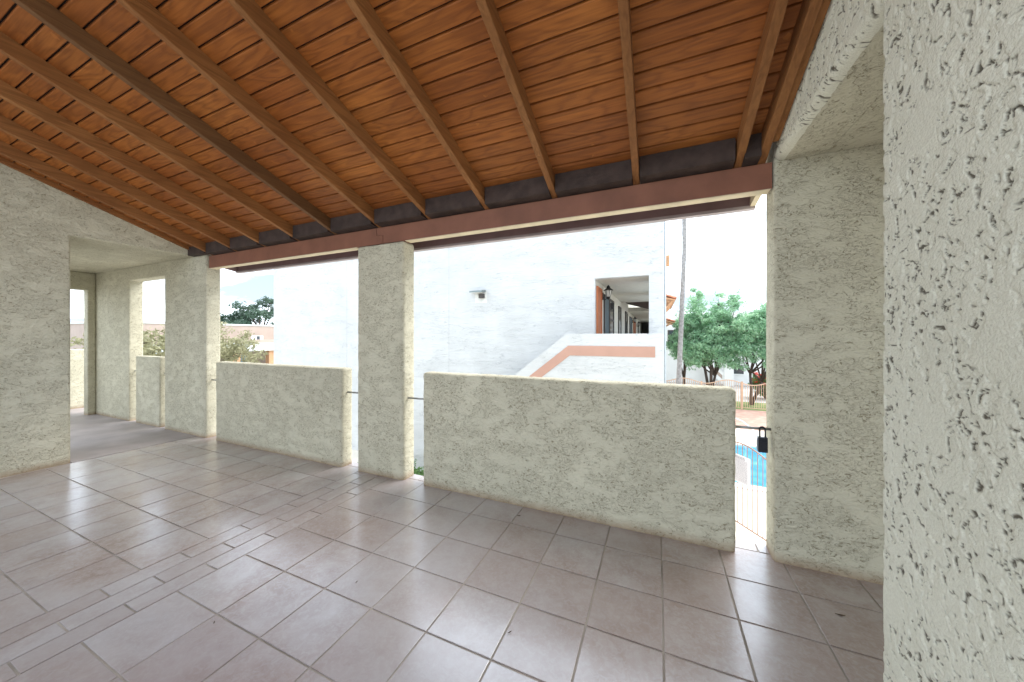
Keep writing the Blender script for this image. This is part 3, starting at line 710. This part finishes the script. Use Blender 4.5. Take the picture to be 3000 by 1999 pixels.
# corner downpipe, scupper box
bm = bmesh.new(); tube(bm, [(0.192, OY + 0.08, G), (0.192, OY + 0.08, TOPZ - 0.5)], 0.026, 10); finish(bm, 'downpipe', plain('pale grey pipe paint', (0.42, 0.47, 0.50), 0.5), apt, smooth=True)
sc = box('scupper_box', (0.20, 0.30, OY + 0.12, OY + 0.3, 1.84, 2.12), M['ochre_post'], apt, bevel=0.006)
box('spout', (0.262, 0.31, OY + 0.16, OY + 0.24, 1.89, 1.93), M['frame_dark'], sc)
# clay eaves further along the block
def eave(y0, y1, z, out, label):
    o = empty('tile_eave', (0.2, (y0 + y1) / 2, z - 0.5), label, 'eave')
    bm = bmesh.new(); nt_ = int((y1 - y0) / 0.22)
    for i in range(nt_):
        yc = y0 + 0.11 + 0.22 * i
        for j in range(3):
            xa_, xb_ = 0.17 + out * j / 3, 0.17 + out * (j + 1) / 3 + 0.05
            pz = lambda x: z - 0.30 * (x - 0.17) + 0.012 * (2 - j)
            rings = []
            for (x, rr) in ((xa_, 0.095), (xb_, 0.115)):
                rings.append([bm.verts.new((x, yc + rr * math.cos(t), pz(x) + rr * 0.75 * math.sin(t))) for t in np.linspace(0, math.pi, 7)])
            for q in range(6): bm.faces.new((rings[0][q], rings[0][q+1], rings[1][q+1], rings[1][q]))
    tag(finish(bm, 'clay_tiles', M['clay'], o, smooth=True), kind='stuff')
    bm = bmesh.new(); prism(bm, [(0.17, y0, z - 0.06), (0.17 + out, y0, z - 0.06 - 0.3 * out), (0.17 + out, y0, z - 0.11 - 0.3 * out), (0.17, y0, z - 0.11)], (0, y1 - y0, 0)); finish(bm, 'eave_deck', M['ochre_post'], o)
    for yy in np.arange(y0 + 0.1, y1, 0.8):
        bm = bmesh.new(); tube(bm, [(0.17, yy, z - 0.75), (0.17 + out * 0.8, yy, z - 0.15 - 0.24 * out)], 0.035, 6); finish(bm, 'bracket', M['ochre_post'], o)
eave(16.0, 21.0, 1.78, 0.55, 'nearer clay tile eave sticking out behind the white block')
eave(26.0, 31.0, 1.28, 0.95, 'farther clay tile eave low behind the white block')

# flood light on the opposite wall
fl = empty('flood_light', (-5.22, OY - 0.05, 1.12), 'small grey flood light on the white wall, tilted panel over a mounting plate', 'wall lamp')
box('mounting_plate', (-5.45, -5.02, OY - 0.006, OY - 0.0005, 1.06, 1.42), plain('patched plaster', (0.66, 0.66, 0.62), 0.9), fl)
box('lamp_body', (-5.27, -5.10, OY - 0.11, OY - 0.0065, 1.21, 1.34), M['frame_dark'], fl, bevel=0.01)
bm = bmesh.new(); prism(bm, [(-5.50, OY - 0.30, 1.375), (-5.06, OY - 0.30, 1.375), (-5.06, OY - 0.02, 1.425), (-5.50, OY - 0.02, 1.425)], (0, 0, 0.05)); finish(bm, 'panel', M['aluminium'], fl, bevel=0.006)
box('lens', (-5.47, -5.09, OY - 0.27, OY - 0.05, 1.362, 1.374), M['lamp_white'], fl)

def lantern(y, z, s, label):
    o = empty('wall_lantern', (WX + 0.1, y, z), label, 'wall lamp', 'iron lanterns along the walkway')
    x = WX + 0.17 * s
    bm = bmesh.new(); bbox(bm, WX + 0.001, WX + 0.03, y - 0.05 * s, y + 0.05 * s, z - 0.02, z + 0.2 * s); finish(bm, 'backplate', M['black_iron'], o)
    bm = bmesh.new(); tube(bm, [(WX + 0.02, y, z + 0.06 * s), (WX + 0.08 * s, y, z - 0.02 * s), (x, y, z + 0.05 * s)], 0.014 * s, 6); finish(bm, 'arm', M['black_iron'], o)
    def cone(name, prof, mat, seg=6):
        bm = bmesh.new(); rings = [[bm.verts.new((x + r * math.cos(2*math.pi*k/seg), y + r * math.sin(2*math.pi*k/seg), zz)) for k in range(seg)] for zz, r in prof]
        for a, c in zip(rings[:-1], rings[1:]):
            for k in range(seg): bm.faces.new((a[k], a[(k+1) % seg], c[(k+1) % seg], c[k]))
        bm.faces.new(rings[0][::-1]); bm.faces.new(rings[-1]); finish(bm, name, mat, o)
    cone('glass', [(z + 0.07 * s, 0.055 * s), (z + 0.26 * s, 0.10 * s)], M['lamp_white'])
    cone('roof', [(z + 0.262 * s, 0.15 * s), (z + 0.30 * s, 0.10 * s), (z + 0.34 * s, 0.05 * s), (z + 0.36 * s, 0.06 * s), (z + 0.42 * s, 0.015 * s)], M['black_iron'], 8)
    cone('base', [(z - 0.02 * s, 0.02 * s), (z + 0.05 * s, 0.06 * s), (z + 0.069 * s, 0.06 * s)], M['black_iron'], 8)
    for k in range(6):
        t = 2 * math.pi * k / 6
        bm = bmesh.new(); tube(bm, [(x + 0.058 * s * math.cos(t), y + 0.058 * s * math.sin(t), z + 0.07 * s), (x + 0.103 * s * math.cos(t), y + 0.103 * s * math.sin(t), z + 0.262 * s)], 0.007 * s, 4); finish(bm, 'rib', M['black_iron'], o)
lantern(11.05, 1.17, 1.05, 'black iron lantern nearest the walkway opening, beside the orange door')
lantern(25.2, 0.92, 1.0, 'small black lantern far along the walkway wall, second from the opening')
lantern(30.6, 0.80, 1.0, 'tiny black lantern farthest along the walkway wall')

# ------------------------------------------------------------------ fences
def fence_gate():
    A, B = Vector((1.30, 9.947, 0)), Vector((2.45, 8.243, 0)); L = (B - A).length; d = (B - A) / L; nrm = Vector((d.y, -d.x, 0))
    if nrm.y > 0: nrm = -nrm
    o = empty('pool_gate', (A.x, A.y, G), 'brown steel pool gate with bowed top, carrying a white rules board', 'gate')
    zt = lambda s: -2.66 + 0.17 * math.sin(math.pi * min(max((s - 0.2) / 1.35, 0), 1))
    for i in range(17):
        s = L * i / 16; p = A + d * s
        bm = bmesh.new(); tube(bm, [(p.x, p.y, G + 0.08), (p.x, p.y, zt(s))], 0.0085, 6); finish(bm, 'picket', M['rust_fence'], o)
    bm = bmesh.new(); tube(bm, [(*(A + d * s).xy, zt(s)) for s in np.linspace(0, L, 24)], 0.016, 6); finish(bm, 'top_rail', M['rust_fence'], o)
    bm = bmesh.new(); tube(bm, [(*A.xy, G + 0.09), (*B.xy, G + 0.09)], 0.016, 6); finish(bm, 'bottom_rail', M['rust_fence'], o)
    # rules board: flat board fixed on the porch side
    def q(s, z, off): v = A + d * s + nrm * off; return (v.x, v.y, z)
    sg = empty('rules_board', q(0.97, -3.4, 0.03), 'white board with lines of small print fixed to the pool gate', 'sign')
    s0, s1, z0, z1 = 0.66, 1.13, -3.40, -2.76
    bm = bmesh.new(); prism(bm, [q(s0, z0, 0.02), q(s1, z0, 0.02), q(s1, z1, 0.02), q(s0, z1, 0.02)], nrm * 0.012); finish(bm, 'board', M['sign_white'], sg)
    bm = bmesh.new()
    zz = z1 - 0.035
    for k in range(24):
        wd = 0.40 if k > 2 else 0.34
        h2 = 0.014 if k < 2 else 0.007
        s = s0 + 0.035 + (0.03 if k < 2 else 0)
        while s < s0 + wd:
            w2 = random.uniform(0.02, 0.06)
            prism(bm, [q(s, zz - h2, 0.0325), q(min(s + w2, s0 + wd), zz - h2, 0.0325), q(min(s + w2, s0 + wd), zz, 0.0325), q(s, zz, 0.0325)], nrm * 0.001)
            s += w2 + 0.012
        zz -= 0.024
    tag(finish(bm, 'print', M['sign_ink'], sg), kind='stuff')
fence_gate()
def far_fence():
    o = empty('pool_fence', (6, 24.2, G), 'tan steel fence with wavy top rail beyond the pool', 'fence')
    x0, x1, Y = 0.4, 14.0, 24.2
    zt = lambda x: -2.85 + 0.13 * math.sin((x - 1.2) * 2 * math.pi / 2.45 + 0.6)
    bm = bmesh.new()
    for x in np.arange(x0, x1, 0.115): bbox(bm, x - 0.011, x + 0.011, Y - 0.011, Y + 0.011, G + 0.1, zt(x))
    tag(finish(bm, 'pickets', M['tan_fence'], o), kind='stuff')
    bm = bmesh.new(); tube(bm, [(x, Y, zt(x)) for x in np.linspace(x0, x1, 160)], 0.028, 6); finish(bm, 'top_rail', M['tan_fence'], o)
    bm = bmesh.new(); tube(bm, [(x0, Y, G + 0.1), (x1, Y, G + 0.1)], 0.02, 6); finish(bm, 'bottom_rail', M['tan_fence'], o)
    for x in np.arange(0.42, x1, 2.15): box('post', (x - 0.045, x + 0.045, Y - 0.045, Y + 0.045, G, zt(x) + 0.1), M['tan_fence'], o)
far_fence()
# pool handrail
hr = empty('pool_handrail', (2.9, 16.3, G), 'curved pale steel handrail at the far pool edge', 'handrail')
for dx in (0, 0.5):
    bm = bmesh.new(); tube(bm, [(2.5 + dx, 17.6, G), (2.5 + dx, 17.6, G + 0.75), (2.55 + dx, 17.4, G + 0.88), (2.8 + dx, 16.8, G + 0.86), (3.1 + dx, 16.1, G + 0.62), (3.2 + dx, 15.8, G + 0.2), (3.2 + dx, 15.8, G - 0.3)], 0.024, 8)
    finish(bm, 'rail', plain('pale steel rail', (0.62, 0.66, 0.68), 0.4), hr, smooth=True)

# ------------------------------------------------------------------ plants
def leaf_mesh(name, centres, radii, counts, size, mat, parent, flat=0.8, asp=0.4):
    P = []
    for c, r, n in zip(centres, radii, counts):
        q = rng.normal(0, 1, (n, 3)); q /= np.linalg.norm(q, axis=1)[:, None]; q *= (rng.random(n) ** 0.5)[:, None] * r
        q[:, 2] *= flat; P.append(q + np.array(c))
    P = np.concatenate(P); n = len(P)
    a = rng.normal(0, 1, (n, 3)); a /= np.linalg.norm(a, axis=1)[:, None]
    t = rng.normal(0, 1, (n, 3)); b3 = np.cross(a, t); b3 /= np.linalg.norm(b3, axis=1)[:, None]
    s = size * rng.uniform(0.6, 1.35, (n, 1))
    V = np.stack([P - a * s, P + b3 * s * asp, P + a * s, P - b3 * s * asp], 1).reshape(-1, 3)
    me = bpy.data.meshes.new(name); me.vertices.add(4 * n); me.vertices.foreach_set('co', V.astype(np.float32).ravel())
    me.loops.add(4 * n); me.loops.foreach_set('vertex_index', np.arange(4 * n, dtype=np.int32))
    me.polygons.add(n); me.polygons.foreach_set('loop_start', np.arange(0, 4 * n, 4, dtype=np.int32)); me.polygons.foreach_set('loop_total', np.full(n, 4, np.int32))
    me.update(); me.validate()
    return link_mesh(name, me, mat, parent)

def tree(name, base, blobs, nleaf, size, leafm, barkm, label, cat='tree', group=None, trunk_r=0.16, fork=0.35, clump=0.38, per=70, shell=0.45, lean=(0, 0), stems=1):
    base = Vector(base); o = empty(name, base, label, cat, group)
    cent = []; vol = np.array([bb[3] * bb[4] * bb[5] for bb in blobs]); vol = vol / vol.sum()
    for bb, w in zip(blobs, vol):
        for _ in range(max(3, int(nleaf / per * w))):
            q = rng.normal(0, 1, 3); q /= np.linalg.norm(q); q *= shell + (1 - shell) * rng.random() ** 0.6
            cent.append((bb[0] + q[0] * bb[3], bb[1] + q[1] * bb[4], bb[2] + q[2] * bb[5]))
    rad = [clump * random.uniform(0.55, 1.3) for _ in cent]; cnt = [int(per * random.uniform(0.5, 1.5)) for _ in cent]
    leaf_mesh('crown', cent, rad, cnt, size, leafm, o)
    bm = bmesh.new(); cz = sum(bb[2] for bb in blobs) / len(blobs)
    for st in range(stems):
        ang = 2.2 * st + 0.4; fz = base.z + (cz - base.z) * (fork + 0.12 * st)
        f = Vector((base.x + lean[0] + (0.35 * math.cos(ang) if stems > 1 else 0), base.y + lean[1] + (0.3 * math.sin(ang) if stems > 1 else 0), fz))
        mid = base.lerp(f, 0.5) + Vector((random.uniform(-.06, .06), random.uniform(-.06, .06), 0))
        tube(bm, [base - Vector((0, 0, 0.1)), mid, f], [trunk_r * 1.15, trunk_r * 0.9, trunk_r * 0.75], 8)
        for bb in blobs:
            e = Vector(bb[:3]); m2 = f.lerp(e, 0.5) + Vector((random.uniform(-.15, .15), random.uniform(-.15, .15), -0.1 * bb[5]))
            tube(bm, [f, m2, e], [trunk_r * 0.6, trunk_r * 0.4, trunk_r * 0.15], 6)
    for c in cent[::3]:
        bb = min(blobs, key=lambda k: (Vector(k[:3]) - Vector(c)).length); e = Vector(bb[:3])
        tube(bm, [e, e.lerp(Vector(c), 0.55) + Vector((0, 0, 0.06)), c], [trunk_r * 0.2, trunk_r * 0.11, trunk_r * 0.04], 5, cap=False)
    finish(bm, 'trunk', barkm, o, smooth=True)
    return o

OG = 'olive trees beyond the pool'
tree('olive_tree', (3.25, 25.9, G), [(2.7, 25.7, -0.7, 1.35, 1.3, 1.15), (2.4, 26.2, 0.8, 1.2, 1.1, 1.2), (3.9, 25.7, 0.6, 1.4, 1.2, 1.3), (2.45, 26.1, 2.25, 0.6, 0.6, 0.95), (3.75, 26.0, 2.1, 0.6, 0.6, 0.8), (3.8, 25.5, -1.1, 1.3, 1.1, 1.0), (2.4, 25.4, -1.5, 0.9, 0.9, 0.7), (4.75, 26.0, 2.3, 0.5, 0.6, 0.85)],
     30000, 0.085, M['leaf_olive'], M['bark'], 'bushy grey green olive tree in the middle beyond the tan fence', group=OG, stems=3, trunk_r=0.10, shell=0.15, clump=0.34)
tree('olive_tree', (5.55, 26.0, G), [(5.2, 26, 0.2, 1.3, 1.2, 1.3), (6.4, 26, -0.3, 1.5, 1.2, 1.3), (6.3, 26.2, 1.1, 1.2, 1.0, 0.9), (5.0, 25.7, -1.2, 1.0, 0.9, 0.9), (6.6, 25.6, -1.4, 0.8, 0.8, 0.6), (7.4, 26.2, 0.4, 1.2, 1.1, 1.4)],
     26000, 0.085, M['leaf_olive'], M['bark'], 'olive tree with a dark leaning trunk nearest the right pier', group=OG, stems=2, trunk_r=0.10, lean=(0.3, 0), shell=0.15, clump=0.34)
tree('olive_tree', (1.75, 26.6, G), [(1.4, 26.6, -0.6, 0.85, 1.0, 1.1), (1.9, 26.8, 0.5, 0.9, 0.9, 1.0), (2.1, 26.4, -1.2, 0.9, 0.9, 0.8)],
     12000, 0.085, M['leaf_olive'], M['bark'], 'olive tree half hidden behind the palm trunk', group=OG, stems=1, trunk_r=0.13, shell=0.15, clump=0.34)
# palm
pb = Vector((1.13, 21.6, G)); palm = empty('palm_tree', pb, 'tall slim palm trunk rising beside the white apartment block', 'tree')
bm = bmesh.new(); prof = []
for k in range(46):
    t = k / 45; z = G + 16.0 * t; prof.append((1.08 + 0.36 * min(1, (z - G) / 9.5) - 0.05 * max(0, (z - G - 9) / 7), 21.6, z))
tube(bm, prof, [0.135 - 0.03 * k / 45 + (0.008 if k % 2 else 0) for k in range(46)], 12); finish(bm, 'trunk', M['palm_bark'], palm, smooth=True)
top = Vector(prof[-1])
for k in range(22):
    a = k * 2.4; el0 = random.uniform(-0.4, 1.1); L = random.uniform(1.5, 2.1)
    bm = bmesh.new(); pts = []
    for j in range(7):
        t = j / 6; h2 = L * t * math.cos(el0) ; pts.append(top + Vector((math.cos(a) * h2, math.sin(a) * h2, math.sin(el0) * L * t - 0.9 * t * t)))
    sd = Vector((-math.sin(a), math.cos(a), 0))
    for j in range(1, 7):
        p, q = pts[j-1], pts[j]; w = 0.38 * math.sin(math.pi * (j - 0.3) / 6.6) + 0.05
        for s in (-1, 1):
            for i in range(4):
                u = p.lerp(q, i / 4); u2 = p.lerp(q, i / 4 + 0.13)
                bm.faces.new([bm.verts.new(u), bm.verts.new(u2), bm.verts.new(u2 + sd * s * w + (q - p) * 0.5 - Vector((0, 0, 0.15 * w)))])
    finish(bm, 'frond', M['palm_leaf'], palm)
# bushes
def bush(name, base, r, h, n, label, flower=0, leafm='leaf_bush', size=0.06):
    o = empty(name, base, label, 'bush'); base = Vector(base)
    cent = [(base.x + r * 0.75 * random.uniform(-1, 1), base.y + r * 0.75 * random.uniform(-1, 1), base.z + h * random.uniform(0.2, 0.85)) for _ in range(max(6, n // 60))]
    leaf_mesh('foliage', cent, [r * 0.42] * len(cent), [60] * len(cent), size, M[leafm], o)
    if flower:
        cf = [(c[0] + random.uniform(-.15, .15), c[1] - 0.25, c[2] + 0.18) for c in cent if c[2] > base.z + h * 0.45]
        tag(leaf_mesh('flowers', cf, [r * 0.25] * len(cf), [flower] * len(cf), size * 1.0, M['petal'], o), kind='stuff')
    bm = bmesh.new()
    for c in cent[::2]: tube(bm, [base, base.lerp(Vector(c), 0.6), c], [0.03, 0.02, 0.008], 5)
    finish(bm, 'stems', M['bark'], o)
bush('flower_bush', (7.05, 29.0, G), 0.9, 2.0, 2400, 'green bush with red blossom beside the right pier', flower=26, size=0.09)
for i, (x, y, r) in enumerate(((-6.3, 7.6, 0.5), (-7.3, 7.3, 0.6), (-5.2, 7.7, 0.4))):
    bush('shrub', (x, y, G), r, 0.9, 1400, ('low green shrub at the foot of the outside stair, seen through the column gap', 'wider green shrub left of the stair foot', 'small green shrub under the stair flight')[i], size=0.05)
# pale leafless mesquites at the far left
tree('mesquite_tree', (-31.0, 14.6, G), [(-31.2, 14.4, -0.6, 2.8, 2.6, 1.5), (-30.4, 15.4, -1.4, 2.2, 2.0, 1.2), (-32.2, 13.8, -1.6, 2.0, 2.0, 1.1)],
     5200, 0.13, M['leaf_pale'], M['bark'], 'pale feathery mesquite tree in front of the tan building', 'tree', 'pale mesquites to the left', stems=2, clump=0.55, per=36, trunk_r=0.12)
tree('mesquite_tree', (-27.0, 8.9, G), [(-27.0, 8.9, -0.7, 2.6, 2.2, 1.5), (-28.0, 9.6, -1.2, 2.2, 2.0, 1.3), (-26.2, 8.2, -1.6, 1.8, 2.0, 1.1)],
     5200, 0.13, M['leaf_pale'], M['bark'], 'pale feathery mesquite tree seen through the passage opening', 'tree', 'pale mesquites to the left', stems=2, clump=0.55, per=36, trunk_r=0.12)
# pines behind the tan building
def pine(base, s, label):
    x, y, z = base
    bl = []
    for k in range(9):
        a = k * 2.39; hh = 0.50 + 0.5 * k / 9; rr = (1.0 - 0.65 * (k / 9) ** 1.5) * s * 0.30
        bl.append((x + rr * math.cos(a), y + rr * math.sin(a), z + s * hh, s * 0.16, s * 0.16, s * 0.075))
    tree('pine_tree', base, bl, 8500, 0.16, M['leaf_pine'], M['bark'], label, 'tree', 'pines behind the tan building', trunk_r=0.3, fork=0.6, clump=0.75, per=60)
pine((-52.5, 30.2, G), 9.5, 'taller spreading dark pine above the flat roofed tan building')
pine((-56.5, 28.6, G), 7.6, 'shorter round dark pine left of the taller pine')

# ------------------------------------------------------------------ tan flat-roofed building at the far left (faces +x)
tb = empty('tan_building', (-41, 24, G), 'tan flat roofed building with white canopy beyond the left parapet', 'building')
FX = -40.0
box('wall', (-52, FX, 12, 46, G - 0.1, 1.05), M['tan_wall'], tb)
box('parapet_cap', (-52.1, FX + 0.06, 11.9, 46.1, 1.052, 1.2), M['canopy'], tb)
for y0 in (17.2, 21.6, 26.0):
    wv = box('window', (FX + 0.001, FX + 0.03, y0 + 0.4, y0 + 1.6, -0.55, 0.0), M['white_far'], tb)
    box('pane', (FX + 0.031, FX + 0.04, y0 + 0.95, y0 + 1.25, -0.5, -0.05), M['glass'], wv)
cn = box('canopy', (FX + 0.002, FX + 2.6, 14, 40, -1.55, -0.75), M['canopy'], tb)
box('ledge', (FX + 0.002, FX + 1.6, 14, 40, -0.73, -0.42), M['tan_wall'], tb)
for y0 in (16.0, 19.0, 22.4, 25.5): box('post', (FX + 1.8, FX + 2.4, y0, y0 + 0.75, G, -1.552), M['ochre_post'], tb)
for y0 in (20.6, 24.3): 
    dr = box('door', (FX + 0.003, FX + 0.05, y0, y0 + 1.0, G, -2.1), plain('pale blue door', (0.30, 0.48, 0.62), 0.5), tb)
bush('shrub', (-37.5, 19.3, G), 1.2, 1.8, 1800, 'dark garden shrub under the white canopy of the tan building', size=0.12)
# low white building in the far left passage view
wb = empty('white_building', (-60, 10, G), 'low white building far off in the end opening of the passage', 'building')
box('wall', (-70, -55, 4, 26, G - 0.1, -0.55), M['white_far'], wb)
box('window_band', (-54.999, -54.95, 9, 20, -1.6, -1.1), M['glass'], wb)
tree('desert_tree', (-85.0, 17.5, G), [(-85, 17.5, -0.4, 2.2, 2.2, 1.8), (-84, 19.5, -1.4, 2.2, 2.0, 1.3)], 2500, 0.25, M['leaf_pine'], M['bark'], 'small dark tree far off against the hills', trunk_r=0.2, clump=0.8, per=40)

# ------------------------------------------------------------------ white building behind the olive trees
bg = empty('rear_apartment', (7, 38, G), 'white two storey block with stair behind the olive trees', 'building')
box('wall', (0.3, 22, 36, 46, G - 0.1, 2.15), M['white_far'], bg)
wn1 = box('window', (6.3, 7.15, 35.97, 35.999, -3.45, -2.65), M['glass'], bg)
box('sill', (6.25, 7.2, 35.9, 35.998, -3.52, -3.452), M['white_far'], wn1)
w2 = box('window', (0.95, 1.75, 35.96, 35.999, -0.9, 0.55), M['frame_dark'], bg)
box('pane', (1.05, 1.65, 35.95, 35.959, -0.8, 0.45), M['glass'], w2)
box('wall_column', (5.45, 6.15, 34.6, 35.0, G, -0.4), M['white_far'], bg)
bm = bmesh.new(); prism(bm, [(3.6, 34.7, -1.4), (5.45, 34.7, -3.3), (5.45, 34.7, -4.4), (3.6, 34.7, -2.5)], (0, 0.2, 0)); sp = finish(bm, 'stair_parapet', M['white_far'], bg)
bm = bmesh.new(); prism(bm, [(3.6, 34.68, -1.75), (5.3, 34.68, -3.5), (5.3, 34.68, -3.85), (3.6, 34.68, -2.1)], (0, 0.018, 0)); finish(bm, 'painted_band', M['tan_wall'], sp)
bm = bmesh.new()
for i in range(28):
    xc = 5.6 + 0.22 * i
    for j in range(4):
        rings = [[bm.verts.new((xc + 0.1 * math.cos(t), yy, zz + 0.08 * math.sin(t))) for t in np.linspace(0, math.pi, 6)] for yy, zz in ((35.35 + 0.4 * (j + 1.1), 1.05 + 0.16 * (j + 1.1)), (35.35 + 0.4 * j, 1.05 + 0.16 * j))]
        for q in range(5): bm.faces.new((rings[0][q], rings[0][q+1], rings[1][q+1], rings[1][q]))
tag(finish(bm, 'roof_tiles', M['clay'], bg, smooth=True), kind='stuff')
box('eave_board', (5.5, 11.8, 35.35, 35.998, 0.82, 0.95), M['ochre_post'], bg)
